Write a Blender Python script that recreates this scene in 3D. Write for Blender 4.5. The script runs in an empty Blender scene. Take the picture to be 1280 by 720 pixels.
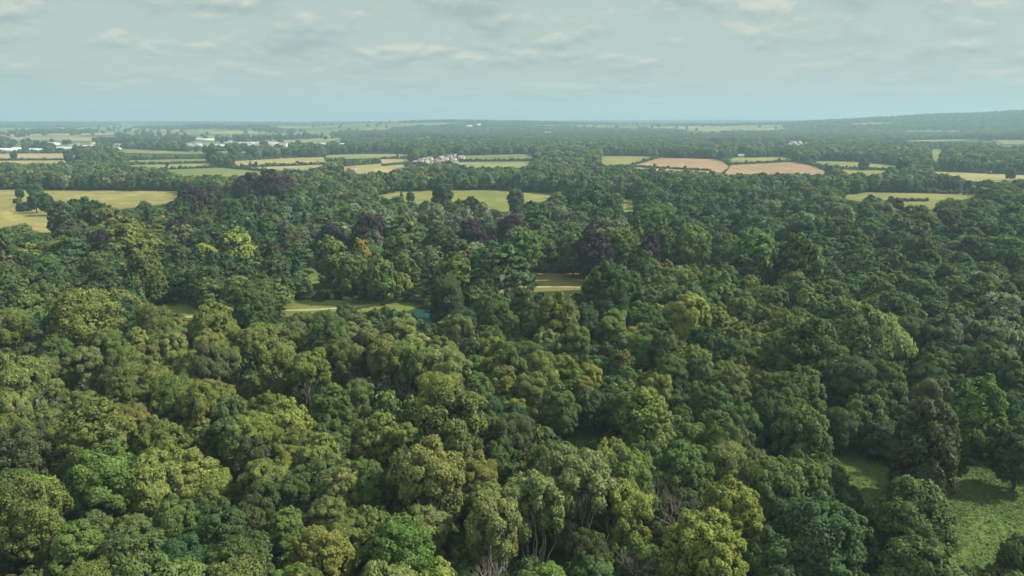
import bpy, math, random
import numpy as np
R = math.radians
SC = bpy.context.scene
COL = SC.collection

# ---------------------------------------------------------------- camera
CAM_H, FPX, PITCH = 100.0, 914.0, R(12.94)
cam_d = bpy.data.cameras.new('camera')
cam = bpy.data.objects.new('camera', cam_d); COL.objects.link(cam)
cam.location = (0, 0, CAM_H)
cam.rotation_euler = (R(90) - PITCH, 0, 0)
cam_d.sensor_width = 36; cam_d.lens = 36 * FPX / 1280
cam_d.clip_start = 1; cam_d.clip_end = 60000
SC.camera = cam

# ---------------------------------------------------------------- sky
SUN_EL, SUN_AZ = R(44), R(92)          # azimuth clockwise from +Y (the view direction)
world = bpy.data.worlds.new('World'); SC.world = world; world.use_nodes = True
nt = world.node_tree; nt.nodes.clear()
def N(nt, typ, **kw):
    n = nt.nodes.new(typ)
    for k, v in kw.items():
        if k.startswith('i_'): n.inputs[k[2:].replace('_', ' ')].default_value = v
        else: setattr(n, k, v)
    return n
def L(nt, a, b): nt.links.new(a, b)
def MIX(nt, fac, a, b, blend='MIX'):
    m = nt.nodes.new('ShaderNodeMix'); m.data_type = 'RGBA'; m.blend_type = blend
    for s, v in ((m.inputs[0], fac), (m.inputs[6], a), (m.inputs[7], b)):
        if isinstance(v, (int, float)): s.default_value = v
        elif isinstance(v, tuple): s.default_value = v if len(v) == 4 else v + (1,)
        else: nt.links.new(v, s)
    return m.outputs[2]
def MATH(nt, op, a, b=None, c=None, clamp=False):
    m = nt.nodes.new('ShaderNodeMath'); m.operation = op; m.use_clamp = clamp
    for i, v in enumerate((a, b, c)):
        if v is None: continue
        if isinstance(v, (int, float)): m.inputs[i].default_value = v
        else: nt.links.new(v, m.inputs[i])
    return m.outputs[0]
def RAMP(nt, fac, stops):
    r = nt.nodes.new('ShaderNodeValToRGB'); el = r.color_ramp.elements
    while len(el) < len(stops): el.new(0.5)
    for e, (p, c) in zip(el, stops):
        e.position = p; e.color = c if len(c) == 4 else tuple(c) + (1,)
    nt.links.new(fac, r.inputs[0]); return r.outputs[0]
sky = N(nt, 'ShaderNodeTexSky', sky_type='NISHITA', sun_disc=False)
sky.sun_elevation = SUN_EL; sky.sun_rotation = SUN_AZ
sky.air_density = 1.0; sky.dust_density = 1.6; sky.ozone_density = 2.0
tc = N(nt, 'ShaderNodeTexCoord')
sep = N(nt, 'ShaderNodeSeparateXYZ'); L(nt, tc.outputs['Generated'], sep.inputs[0])
zz = MATH(nt, 'ADD', MATH(nt, 'MAXIMUM', sep.outputs[2], 0.0), 0.05)
cu = MATH(nt, 'MULTIPLY', MATH(nt, 'ARCTAN2', sep.outputs[0], sep.outputs[1]), 9.0); cv = MATH(nt, 'MULTIPLY', MATH(nt, 'LOGARITHM', zz, 2.71828), 3.7)
cw = MATH(nt, 'MULTIPLY', MATH(nt, 'LESS_THAN', sep.outputs[1], 0.0), 37.0)
cmb = N(nt, 'ShaderNodeCombineXYZ'); L(nt, cu, cmb.inputs[0]); L(nt, cv, cmb.inputs[1]); L(nt, cw, cmb.inputs[2])
def noise(nt, vec, scale, detail=6, rough=0.55, dist=0.0, sv=(1, 1, 1), loc=(0, 0, 0)):
    mp = N(nt, 'ShaderNodeMapping'); mp.inputs['Scale'].default_value = sv; mp.inputs['Location'].default_value = loc
    L(nt, vec, mp.inputs[0])
    n = N(nt, 'ShaderNodeTexNoise'); n.inputs['Scale'].default_value = scale; n.inputs['Detail'].default_value = detail
    n.inputs['Roughness'].default_value = rough; n.inputs['Distortion'].default_value = dist
    L(nt, mp.outputs[0], n.inputs['Vector']); return n.outputs['Fac']
n_big = noise(nt, cmb.outputs[0], 0.45, 3, 0.5, 0.2)
n_mid = noise(nt, cmb.outputs[0], 1.3, 5, 0.55, 0.15, loc=(3, 1, 0))
n_up = noise(nt, cmb.outputs[0], 1.3, 5, 0.55, 0.15, loc=(3, 1.20, 0))
n_fin = noise(nt, cmb.outputs[0], 0.9, 5, 0.6, 0.4, loc=(13, 8, 2))
cover = MATH(nt, 'ADD', MATH(nt, 'MULTIPLY', n_big, 0.45), MATH(nt, 'MULTIPLY', n_mid, 0.55))
litf = MATH(nt, 'ADD', MATH(nt, 'MULTIPLY', MATH(nt, 'SUBTRACT', n_mid, n_up), 2.0), MATH(nt, 'MULTIPLY', n_fin, 1.0))
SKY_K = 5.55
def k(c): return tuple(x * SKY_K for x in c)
cloud = RAMP(nt, litf, [(0.26, k((0.325, 0.40, 0.395))), (0.44, k((0.39, 0.465, 0.44))), (0.62, k((0.455, 0.52, 0.475))), (0.80, k((0.60, 0.60, 0.515)))])
veil = MIX(nt, 0.94, sky.outputs[0], k((0.425, 0.50, 0.452)))
lowband = RAMP(nt, sep.outputs[2], [(0.0, (1, 1, 1)), (0.03, (0.65, 0.65, 0.65)), (0.075, (0, 0, 0))])
cf = RAMP(nt, cover, [(0.44, (0, 0, 0)), (0.53, (0.9, 0.9, 0.9))])
skyc = MIX(nt, cf, veil, cloud)
skyc = MIX(nt, MATH(nt, 'MULTIPLY', lowband, 0.85), skyc, k((0.43, 0.515, 0.475)))
skyc = MIX(nt, 1.0, skyc, RAMP(nt, sep.outputs[2], [(0.16, (1, 1, 1)), (0.5, (2.7, 2.6, 2.5))]), 'MULTIPLY')   # cloudy sky overhead, out of view, brightened to lift the shadows
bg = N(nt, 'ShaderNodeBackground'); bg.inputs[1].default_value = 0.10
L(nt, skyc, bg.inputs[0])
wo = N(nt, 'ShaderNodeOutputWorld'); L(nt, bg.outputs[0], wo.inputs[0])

# ---------------------------------------------------------------- sun
sun_d = bpy.data.lights.new('sun', 'SUN'); sun_d.energy = 4.6; sun_d.angle = R(2.0); sun_d.color = (1.0, 0.93, 0.80)
sun = bpy.data.objects.new('sun', sun_d); COL.objects.link(sun)
sun.rotation_euler = (R(90) - SUN_EL, 0, math.pi - SUN_AZ)
SC.view_settings.view_transform = 'Standard'; SC.view_settings.look = 'None'
SC.view_settings.exposure = 1.05; SC.view_settings.gamma = 1.0
SC.cycles.use_denoising = True
SC.cycles.max_bounces = 5; SC.cycles.diffuse_bounces = 3; SC.cycles.glossy_bounces = 2
SC.cycles.transmission_bounces = 3; SC.cycles.volume_bounces = 0
SC.cycles.sample_clamp_indirect = 3.0

# ---------------------------------------------------------------- geometry of the view (planning only)
cp, sp_ = math.cos(PITCH), math.sin(PITCH)
def ray(px, py):
    u = (px - 640) / FPX; v = -(py - 360) / FPX
    return np.array([u, cp + v * sp_, -sp_ + v * cp])
def ground(px, py, z=0.0):
    d = ray(px, py); t = (z - CAM_H) / d[2]
    return (d[0] * t, d[1] * t)
def proj(x, y, z):
    dz = z - CAM_H
    f = y * cp - dz * sp_; u = y * sp_ + dz * cp
    return 640 + FPX * x / f, 360 - FPX * u / f
def inside(px, py, poly):
    c = False; n = len(poly); j = n - 1
    for i in range(n):
        xi, yi = poly[i]; xj, yj = poly[j]
        if (yi > py) != (yj > py) and px < (xj - xi) * (py - yi) / (yj - yi) + xi: c = not c
        j = i
    return c

def fbm(x, y, s, seed=0):
    r = 0; a = 1
    for o in range(4):
        r += a * math.sin(x / s * 1.3 ** o * (1 + o) + seed + o * 2.1 + 1.7 * math.sin(y / s * 0.8 + o)) * math.cos(y / s * (1 + o) * 1.1 + seed * 1.7 + 1.3 * math.sin(x / s * .9 + seed)); a *= 0.6
    return r

# ---------------------------------------------------------------- relief
R1 = ([-600, 0, 400, 520, 700, 900, 1150, 1280, 1900], [178, 177, 174, 170.5, 170, 174, 171, 166, 164])
R2 = ([-600, 0, 130, 225, 240, 290, 400, 460, 600, 700, 850, 1000, 1080, 1170, 1280, 1900],
      [163, 163, 162, 159, 157, 157, 156.5, 153.5, 152.5, 154.5, 157, 154.5, 150.5, 146.5, 142.5, 137])
R3 = ([-600, 0, 300, 600, 800, 1000, 1900], [160, 158.5, 156.5, 154, 153.0, 153, 150])
def relief(x, y):
    x = np.asarray(x, float); y = np.asarray(y, float)
    d = np.hypot(x, y)
    px = np.where(y > 1, 640 + 940 * x / np.maximum(y, 1), np.where(x < 0, -600, 1900))
    px = np.clip(px, -600, 1900)
    def hh(Rk, D): return CAM_H - D * (np.interp(px, *Rk) - 150) * 0.00109
    h = np.zeros_like(d)
    base = np.clip((d - 2700) / 9000, 0, 1) * 38
    h = base
    wob = 1 + 0.05 * np.sin(x / 310 + 1) * np.cos(y / 430) + 0.03 * np.sin(x / 130)
    for Rk, D, s1, s2 in ((R1, 4300, 900, 500), (R2, 7400, 1700, 1300), (R3, 13000, 2600, 2500)):
        s = np.where(d < D, s1, s2)
        h = np.maximum(h, hh(Rk, D) * np.exp(-((d - D) / s) ** 2) * wob * np.clip((d - 2600) / 600, 0, 1))
    return h

# ---------------------------------------------------------------- materials
MATS = {}
def new_mat(name):
    m = bpy.data.materials.new(name); m.use_nodes = True; m.node_tree.nodes.clear(); return m
def leaf_material():
    m = new_mat('foliage'); nt = m.node_tree
    at = N(nt, 'ShaderNodeAttribute', attribute_type='INSTANCER', attribute_name='tint')
    va = N(nt, 'ShaderNodeAttribute', attribute_type='GEOMETRY', attribute_name='vary')
    oi = N(nt, 'ShaderNodeObjectInfo')
    base = at.outputs['Color']
    g = RAMP(nt, va.outputs['Fac'], [(0.0, (0.66, 0.72, 0.76)), (0.5, (1.0, 1.0, 1.0)), (1.0, (1.42, 1.34, 1.10))])
    c = MIX(nt, 1.0, base, g, 'MULTIPLY')
    rr = RAMP(nt, oi.outputs['Random'], [(0.0, (0.86, 0.90, 0.95)), (1.0, (1.14, 1.08, 1.0))])
    c = MIX(nt, 1.0, c, rr, 'MULTIPLY')
    ct = MIX(nt, 1.0, c, (1.25, 1.35, 0.7), 'MULTIPLY')
    sn = N(nt, 'ShaderNodeAttribute', attribute_type='GEOMETRY', attribute_name='soft')
    vt = N(nt, 'ShaderNodeVectorTransform', vector_type='NORMAL', convert_from='OBJECT', convert_to='WORLD'); L(nt, sn.outputs['Vector'], vt.inputs[0])
    d = N(nt, 'ShaderNodeBsdfDiffuse'); L(nt, c, d.inputs[0]); L(nt, vt.outputs[0], d.inputs['Normal'])
    t = N(nt, 'ShaderNodeBsdfTranslucent'); L(nt, ct, t.inputs[0]); L(nt, vt.outputs[0], t.inputs['Normal'])
    gl = N(nt, 'ShaderNodeBsdfGlossy'); gl.inputs['Roughness'].default_value = 0.55; gl.inputs['Color'].default_value = (0.9, 0.95, 1, 1)
    s = N(nt, 'ShaderNodeMixShader'); s.inputs[0].default_value = 0.30
    L(nt, d.outputs[0], s.inputs[1]); L(nt, t.outputs[0], s.inputs[2])
    s2 = N(nt, 'ShaderNodeMixShader'); s2.inputs[0].default_value = 0.010
    L(nt, s.outputs[0], s2.inputs[1]); L(nt, gl.outputs[0], s2.inputs[2])
    o = N(nt, 'ShaderNodeOutputMaterial'); L(nt, s2.outputs[0], o.inputs[0]); return m
def bark_material(name, c1, c2):
    m = new_mat(name); nt = m.node_tree
    tc = N(nt, 'ShaderNodeTexCoord'); f = noise(nt, tc.outputs['Object'], 1.2, 4, sv=(1, 1, 0.3))
    c = RAMP(nt, f, [(0.3, c1), (0.7, c2)])
    d = N(nt, 'ShaderNodeBsdfDiffuse'); L(nt, c, d.inputs[0])
    o = N(nt, 'ShaderNodeOutputMaterial'); L(nt, d.outputs[0], o.inputs[0]); return m
def ground_material(name, ca, cb, scale=0.02, cc=None, rows=None, rough_scale=0.6):
    """two-tone mottled earth/grass; rows = (angle, spacing) gives faint drill lines"""
    m = new_mat(name); nt = m.node_tree
    tc = N(nt, 'ShaderNodeTexCoord')
    f1 = noise(nt, tc.outputs['Object'], scale, 6, 0.6)
    f2 = noise(nt, tc.outputs['Object'], rough_scale, 5, 0.7)
    c = MIX(nt, RAMP(nt, f1, [(0.38, (0, 0, 0)), (0.62, (1, 1, 1))]), ca, cb)
    if cc: c = MIX(nt, RAMP(nt, noise(nt, tc.outputs['Object'], scale * 2.7, 4, 0.6, loc=(40, 7, 0)), [(0.5, (0, 0, 0)), (0.68, (0.9, 0.9, 0.9))]), c, cc)
    c = MIX(nt, 1.0, c, RAMP(nt, f2, [(0.3, (0.72, 0.74, 0.76)), (0.7, (1.25, 1.22, 1.15))]), 'MULTIPLY')
    c = MIX(nt, 1.0, c, RAMP(nt, noise(nt, tc.outputs['Object'], 0.008, 5, 0.7, sv=(1, 0.35, 1), loc=(9, 3, 0)), [(0.35, (0.8, 0.84, 0.84)), (0.65, (1.15, 1.12, 1.08))]), 'MULTIPLY')
    if rows:
        mp = N(nt, 'ShaderNodeMapping'); mp.inputs['Rotation'].default_value = (0, 0, rows[0]); L(nt, tc.outputs['Object'], mp.inputs[0])
        w = N(nt, 'ShaderNodeTexWave'); w.inputs['Scale'].default_value = rows[1]; w.inputs['Distortion'].default_value = 0.6
        w.inputs['Detail'].default_value = 2; L(nt, mp.outputs[0], w.inputs['Vector'])
        c = MIX(nt, 1.0, c, RAMP(nt, w.outputs['Fac'], [(0.0, (0.80, 0.81, 0.80)), (0.4, (1.04, 1.04, 1.03)), (1.0, (1.08, 1.08, 1.05))]), 'MULTIPLY')
    d = N(nt, 'ShaderNodeBsdfDiffuse'); L(nt, c, d.inputs[0])
    o = N(nt, 'ShaderNodeOutputMaterial'); L(nt, d.outputs[0], o.inputs[0]); return m
def plain(name, c, rough=0.8, var=0.12):
    m = new_mat(name); nt = m.node_tree
    tc = N(nt, 'ShaderNodeTexCoord'); f = noise(nt, tc.outputs['Object'], 0.7, 4)
    a = tuple(x * (1 - var) for x in c); b = tuple(min(1, x * (1 + var)) for x in c)
    p = N(nt, 'ShaderNodeBsdfPrincipled'); p.inputs['Roughness'].default_value = rough
    L(nt, RAMP(nt, f, [(0.3, a), (0.7, b)]), p.inputs['Base Color'])
    o = N(nt, 'ShaderNodeOutputMaterial'); L(nt, p.outputs[0], o.inputs[0]); return m
LEAF = leaf_material()
BARK = bark_material('dark_bark', (0.05, 0.042, 0.032), (0.12, 0.105, 0.08))
PALE = bark_material('pale_bark', (0.15, 0.14, 0.11), (0.34, 0.32, 0.26))
DEAD = bark_material('dead_wood', (0.10, 0.09, 0.075), (0.20, 0.18, 0.155))

# ---------------------------------------------------------------- mesh helpers
def mesh_from(name, V, F, mat=None, vary=None, nrm=None):
    me = bpy.data.meshes.new(name)
    V = np.asarray(V, np.float32); F = np.asarray(F, np.int32)
    me.vertices.add(len(V)); me.vertices.foreach_set('co', V.ravel())
    k = F.shape[1]
    me.loops.add(F.size); me.loops.foreach_set('vertex_index', F.ravel())
    me.polygons.add(len(F)); me.polygons.foreach_set('loop_start', np.arange(0, F.size, k, dtype=np.int32))
    if vary is not None:
        a = me.attributes.new('vary', 'FLOAT', 'FACE'); a.data.foreach_set('value', np.asarray(vary, np.float32))
    if nrm is not None:
        a = me.attributes.new('soft', 'FLOAT_VECTOR', 'FACE'); a.data.foreach_set('vector', np.asarray(nrm, np.float32).ravel())
    me.update(calc_edges=True)
    if mat: me.materials.append(mat)
    return me
def unit(v): return v / np.maximum(np.linalg.norm(v, axis=-1, keepdims=True), 1e-9)
def leaves(rng, P, Nn, size, elong=1.4, vertical=0.0):
    """one folded diamond per leaf clump"""
    n = len(P); a = rng.normal(size=(n, 3))
    if vertical: a = a * (1 - vertical) + np.array([0, 0, 1.0]) * vertical * 2
    u = unit(a - Nn * (a * Nn).sum(1, keepdims=True)); v = np.cross(Nn, u)
    s = (size * np.clip(rng.lognormal(0, 0.38, n), 0.4, 2.2))[:, None]
    el = elong
    V = np.empty((n, 4, 3))
    V[:, 0] = P + u * s * el * 0.6 - Nn * s * 0.15; V[:, 1] = P + v * s * 0.6 + Nn * s * 0.08
    V[:, 2] = P - u * s * el * 0.6 - Nn * s * 0.15; V[:, 3] = P - v * s * 0.6 + Nn * s * 0.08
    return V.reshape(-1, 3), np.arange(n * 4).reshape(n, 4)
def foliage(rng, lobes, n, size, nsub=12, subr=0.42, elong=1.4, vertical=0.0, centre=None, jitter=0.55, core=0.12, updir=0.25, spread=0.22):
    C = np.array([l[0] for l in lobes], float); Rr = np.array([l[1] for l in lobes], float)
    cc = C.mean(0) if centre is None else np.array(centre, float)
    SCn, SR, SV = [], [], []
    for c, r in zip(C, Rr):
        d = unit(rng.normal(size=(nsub * 2, 3)) + unit(c - cc + 1e-6) * 0.8 + np.array([0, 0, updir]))
        kk = rng.permutation(len(d))[:nsub]
        d = d[kk]
        SCn.append(c + d * r * rng.uniform(0.58, 0.95, (nsub, 1)))
        SR.append(np.outer(subr * rng.uniform(0.7, 1.3, nsub), r)); SV.append(rng.uniform(0.12, 0.88, nsub) * 0.6 + 0.2 * rng.uniform())
    SCn = np.concatenate(SCn); SR = np.concatenate(SR); SV = np.concatenate(SV)
    w = SR.prod(1) ** (2 / 3); w /= w.sum()
    m = int(n * 1.9)
    k = rng.choice(len(SCn), m, p=w)
    d = unit(rng.normal(size=(m, 3)) + np.array([0, 0, 0.15]))
    P = SCn[k] + d * SR[k] * rng.uniform(1 - spread, 1 + spread * 0.8, (m, 1)) ** 1.2
    keep = np.ones(m, bool)
    for c, r in zip(C, Rr):
        keep &= (((P - c) / (r * 0.80)) ** 2).sum(1) > 1
    keep &= P[:, 2] > 0.2
    P, d, k = P[keep][:n], d[keep][:n], k[keep][:n]
    Nn = unit(d * 0.8 + unit(P - cc) * 0.45 + rng.normal(size=P.shape) * jitter)
    soft = unit(d * 0.75 + unit(P - cc) * 0.5 + unit(Nn) * 0.55)
    V, F = leaves(rng, P, Nn, size, elong, vertical)
    vary = np.clip(SV[k] + rng.uniform(-0.14, 0.14, len(k)), 0, 1)
    nc = int(n * core)
    if nc:
        k = rng.integers(0, len(C), nc); d = unit(rng.normal(size=(nc, 3)))
        P = C[k] + d * Rr[k] * rng.uniform(0.55, 0.82, (nc, 1)); ok = P[:, 2] > 0.3; P, d = P[ok], d[ok]
        V2, F2 = leaves(rng, P, unit(d + rng.normal(size=P.shape) * 0.3), size * 2.3, 1.1); soft = np.concatenate([soft, d])
        F = np.concatenate([F, F2 + len(V)]); V = np.concatenate([V, V2]); vary = np.concatenate([vary, np.full(len(P), 0.3)])
    return V, F, vary, soft
class Tubes:
    def __init__(s): s.V = []; s.F = []; s.n = 0
    def add(s, pts, rads, k=5):
        pts = np.asarray(pts, float); base = s.n
        for i, (p, r) in enumerate(zip(pts, rads)):
            t = pts[min(i + 1, len(pts) - 1)] - pts[max(i - 1, 0)]; t = t / (np.linalg.norm(t) + 1e-9)
            a = np.cross(t, [0.3, 0.9, 0.1]); a /= np.linalg.norm(a) + 1e-9; b = np.cross(t, a)
            for j in range(k):
                q = 2 * math.pi * j / k; s.V.append(p + r * (a * math.cos(q) + b * math.sin(q)))
        for i in range(len(pts) - 1):
            for j in range(k):
                j2 = (j + 1) % k
                s.F.append((base + i * k + j, base + i * k + j2, base + (i + 1) * k + j2, base + (i + 1) * k + j))
        s.n += k * len(pts)
    def mesh(s, name, mat): return mesh_from(name, s.V, s.F, mat)
def limb(rng, a, b, r0, r1, T, bend=0.08, k=5, seg=4):
    a = np.array(a, float); b = np.array(b, float); ln = np.linalg.norm(b - a)
    pts = [a + (b - a) * t + (rng.normal(size=3) * bend * ln * math.sin(math.pi * t)) for t in np.linspace(0, 1, seg + 1)]
    T.add(pts, np.linspace(r0, r1, seg + 1), k); return pts

# ---------------------------------------------------------------- tree prototypes: (crown mesh, trunk mesh) at three grades of detail
LODS = [(1.0, 1.0), (0.22, 2.3), (0.027, 6.8)]
def trunk_for(rng, lobes, H, r, mat, base, forks=5):
    T = Tubes(); top = np.array([0, 0, H * 0.55])
    limb(rng, (0, 0, -0.5), top, r, r * 0.45, T, 0.03, 7, 5)
    for i in rng.permutation(len(lobes))[:forks]:
        c = np.array(lobes[i][0]); z0 = H * rng.uniform(0.22, 0.5)
        limb(rng, (0, 0, z0), c, r * 0.42, r * 0.1, T, 0.06, 5, 3)
    return T.mesh('trunk', mat)
def lobes_dome(rng, W, H, base, nl, lr=(0.17, 0.33), flat=0.9, top_pow=1.0):
    out = []; sx, sy = rng.normal() * W * 0.06, rng.normal() * W * 0.06; zc = H * (base + (1 - base) * 0.5); rz = H * (1 - base) * 0.5
    for i in range(nl):
        phi = i * 2.399 + rng.uniform(-0.4, 0.4); t = 1 - 2 * (i + 0.5) / nl * 0.88
        rr = math.sqrt(max(0, 1 - t * t)) ** 0.8
        r = W * rng.uniform(*lr)
        f = rng.uniform(0.44, 0.86)
        out.append(((math.cos(phi) * rr * W * 0.5 * f + sx * (t + .6), math.sin(phi) * rr * W * 0.5 * f + sy * (t + .6), zc + t * rz * rng.uniform(0.55, 0.90)), (r, r, r * flat)))
    for i in range(nl // 2 + 4):     # stray sprays that break the outline
        dd = unit(rng.normal(size=3) + np.array([0, 0, 0.5])); r = W * rng.uniform(0.05, 0.11)
        out.append(((dd[0] * W * .47 + sx, dd[1] * W * .47 + sy, zc + dd[2] * rz * 0.98), (r, r, r * rng.uniform(.8, 1.5))))
    out.append(((0, 0, zc), (W * 0.36, W * 0.36, rz * 0.74)))
    return out
def proto(kind, seed):
    """returns function(lod) -> crown mesh, plus trunk mesh and nominal (W, H)"""
    rng = np.random.default_rng(seed * 101 + sum(map(ord, kind)) * 7)
    par = dict(nsub=20, subr=0.31, elong=1.5, vertical=0.1, jitter=0.7, core=0.10, spread=0.36)
    mat = BARK; n, size = 54000, 0.20; trunk = None; W, H = 14, 19
    if kind == 'dome':
        H = rng.uniform(17.5, 21); base = rng.uniform(0.04, 0.12)
        if seed % 3: lobes = lobes_dome(rng, W, H, base, int(rng.integers(44, 62)), (0.09, 0.19)); par.update(nsub=10, subr=0.40)
        else: lobes = lobes_dome(rng, W, H, base, int(rng.integers(17, 26)))
    elif kind == 'oval':
        W, H = 11, 20; lobes = lobes_dome(rng, W, H, 0.04, 40, (0.11, 0.22))
        n = 44000
    elif kind == 'beech':
        W, H = 15, 20; lobes = lobes_dome(rng, W, H, 0.04, 24, (0.20, 0.28)); par['subr'] = 0.30; par['nsub'] = 20
    elif kind == 'plane':         # big drooping clumps
        W, H = 15, 20; lobes = lobes_dome(rng, W, H, 0.04, 42, (0.10, 0.17), 0.75); par.update(nsub=8, subr=0.5, jitter=0.4); size = 0.26; n = 44000
    elif kind == 'ash':           # feathery upright heads on tall pale stems
        W, H = 12, 21; lobes = []; T = Tubes(); mat = PALE
        ns = int(rng.integers(11, 16))
        for i in range(ns):
            a = i * 2.399 + rng.uniform(-.3, .3); rr = W * 0.42 * math.sqrt((i + 0.4) / ns)
            x, y = rr * math.cos(a), rr * math.sin(a); h = H * rng.uniform(0.86, 1.0) * (1 - 0.18 * (rr / (W * .5)) ** 2)
            b = (x * 0.45, y * 0.45, -0.5)
            pts = limb(rng, b, (x, y, h * 0.86), rng.uniform(0.11, 0.20), 0.05, T, 0.03, 4, 6)
            for q in range(5):
                s = np.array(pts[3 + q % 3]); limb(rng, s, s + np.array([rng.normal() * 1.7, rng.normal() * 1.7, rng.uniform(2.5, 5.6)]), 0.085, 0.04, T, 0.05, 3, 3)
            r = W * rng.uniform(0.12, 0.18)
            lobes.append(((x, y, h - r * 1.1), (r, r, r * 1.0)))
            lobes.append(((x * 1.08 + rng.normal() * .5, y * 1.08 + rng.normal() * .5, h * 0.72), (r * 0.85, r * 0.85, r * 1.2)))
        for i in range(4): a = i * 1.7 + rng.uniform(0, 1); r = W * rng.uniform(0.13, 0.2); lobes.append(((W * .3 * math.cos(a), W * .3 * math.sin(a), H * rng.uniform(0.25, 0.5)), (r, r, r * 1.4)))
        trunk = T.mesh('trunk', PALE)
        n, size = 44000, 0.185; par.update(nsub=12, subr=0.42, elong=2.2, vertical=0.5, jitter=0.7, core=0.04, updir=0.5, spread=0.55)
    elif kind == 'willow':        # soft hanging texture
        W, H = 14, 15; lobes = lobes_dome(rng, W, H, 0.0, 38, (0.11, 0.20), 1.2); n, size = 46000, 0.19
        par.update(nsub=14, subr=0.34, elong=2.6, vertical=0.6, jitter=0.6, spread=0.4)
    elif kind == 'birch':         # tall, hanging, uneven
        W, H = 11, 22; lobes = []
        for i in range(20):
            t = (i + .5) / 20; a = i * 2.399; rr = W * 0.34 * math.sin(math.pi * (0.12 + 0.8 * t)) ** 0.7; r = W * rng.uniform(0.13, 0.20)
            lobes.append(((rr * math.cos(a), rr * math.sin(a), H * (0.14 + 0.78 * t)), (r, r, r * 1.5)))
        n, size = 32000, 0.21; par.update(elong=2.2, vertical=0.6, subr=0.38, spread=0.45, jitter=0.6); mat = PALE
    elif kind == 'bush':
        W, H = 9, 6; lobes = lobes_dome(rng, W, H, -0.25, 12, (0.2, 0.32)); n, size = 16000, 0.24; par.update(elong=1.6, core=0.15)
        lobes = [(c, r) for c, r in lobes]
    elif kind == 'cedar':
        W, H = 17, 19; lobes = []; T = Tubes(); limb(rng, (0, 0, -.5), (0, 0, H * .93), 0.75, 0.15, T, 0.01, 7, 6)
        for lv in range(7):
            z = H * (0.30 + 0.66 * lv / 6); rad = W * 0.5 * (1.0 - 0.68 * (lv / 6) ** 1.6)
            m = max(2, 7 - lv)
            for j in range(m):
                a = lv * 1.3 + j * 2 * math.pi / m + rng.uniform(-.3, .3); q = rad * rng.uniform(0.5, 0.78); r = rad * rng.uniform(0.30, 0.46)
                c = (q * math.cos(a), q * math.sin(a), z + rng.uniform(-.5, .5)); lobes.append((c, (r + 1.0, r + 1.0, 0.75)))
                limb(rng, (0, 0, z - 1), c, 0.2, 0.06, T, 0.03, 4, 3)
        trunk = T.mesh('trunk', BARK); n, size = 20000, 0.30; par.update(nsub=14, subr=0.34, core=0.0, elong=1.6, jitter=0.45)
    elif kind == 'conifer':
        W, H = 8, 22; lobes = []
        for lv in range(11):
            t = lv / 10; z = H * (0.08 + 0.86 * t); rad = W * 0.5 * (1 - t) ** 0.8 + 0.35; m = max(1, int(7 * (1 - t)) + 1)
            for j in range(m):
                a = lv * 1.1 + j * 2 * math.pi / m; q = rad * 0.58; r = rad * 0.42
                lobes.append(((q * math.cos(a), q * math.sin(a), z), (r + .15, r + .15, H * 0.075)))
        n, size = 18000, 0.28; par.update(nsub=7, subr=0.42, elong=2.0, vertical=0.3)
    if trunk is None: trunk = trunk_for(rng, lobes, H, 0.028 * H, mat, 0.1)
    cache = {}
    def crown(lod):
        if lod not in cache:
            f, s = LODS[lod]; r2 = np.random.default_rng(seed * 31 + lod)
            p2 = dict(par)
            if lod == 2: p2['nsub'] = 5; p2['subr'] = 0.55; p2['elong'] = min(p2['elong'], 1.5)
            V, F, v, sf = foliage(r2, lobes, int(n * f), size * s, centre=(0, 0, H * 0.45), **p2)
            cache[lod] = mesh_from(f'crown', V, F, LEAF, v, sf)
        return cache[lod]
    return dict(kind=kind, crown=crown, trunk=trunk, W=W, H=H)
NV = dict(dome=7, oval=4, beech=3, plane=3, ash=5, willow=4, birch=2, bush=4, cedar=2, conifer=3)
PROTO = {k: [proto(k, i + 1) for i in range(v)] for k, v in NV.items()}

# ---------------------------------------------------------------- palette of leaf colours (albedo)
PAL = dict(
    O=((0.128, 0.162, 0.042), 'olive green'),
    Y=((0.168, 0.2, 0.048), 'yellow-green'),
    G=((0.084, 0.13, 0.038), 'mid green'),
    B=((0.094, 0.156, 0.035), 'fresh green'),
    D=((0.058, 0.094, 0.036), 'dark green'),
    S=((0.128, 0.162, 0.088), 'silvery green'),
    N=((0.082, 0.104, 0.044), 'dull brownish green'),
    P=((0.046, 0.031, 0.039), 'dark purple'),
    L=((0.155, 0.194, 0.062), 'pale olive'),
    A=((0.283, 0.236, 0.041), 'golden yellow'),
    T=((0.056, 0.102, 0.036), 'deep green'))
KNAME = dict(dome=('broadleaf_tree', 'broadleaf tree', 'round lobed crown'), oval=('oval_tree', 'oval tree', 'upright oval crown'),
             beech=('beech_tree', 'beech tree', 'dense smooth dome'), plane=('lime_tree', 'lime tree', 'coarse drooping leaf clumps'),
             ash=('ash_tree', 'ash tree', 'feathery heads on pale stems'), willow=('willow_tree', 'willow tree', 'soft rounded feathery crown'),
             birch=('birch_tree', 'birch tree', 'tall drooping crown'), bush=('shrub', 'shrub', 'low rounded mound'),
             cedar=('cedar_tree', 'cedar tree', 'flat layered boughs'), conifer=('conifer_tree', 'conifer', 'narrow pointed crown'))
TREES = []   # dicts: kind, var, x, y, s, rot, tint, special label, group
def jit(rng, c, a=0.12):
    f = 1 + rng.normal() * a; return tuple(max(0.004, x * f * (1 + rng.normal() * a * 0.5)) for x in c)
rg = np.random.default_rng(4)
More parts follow.
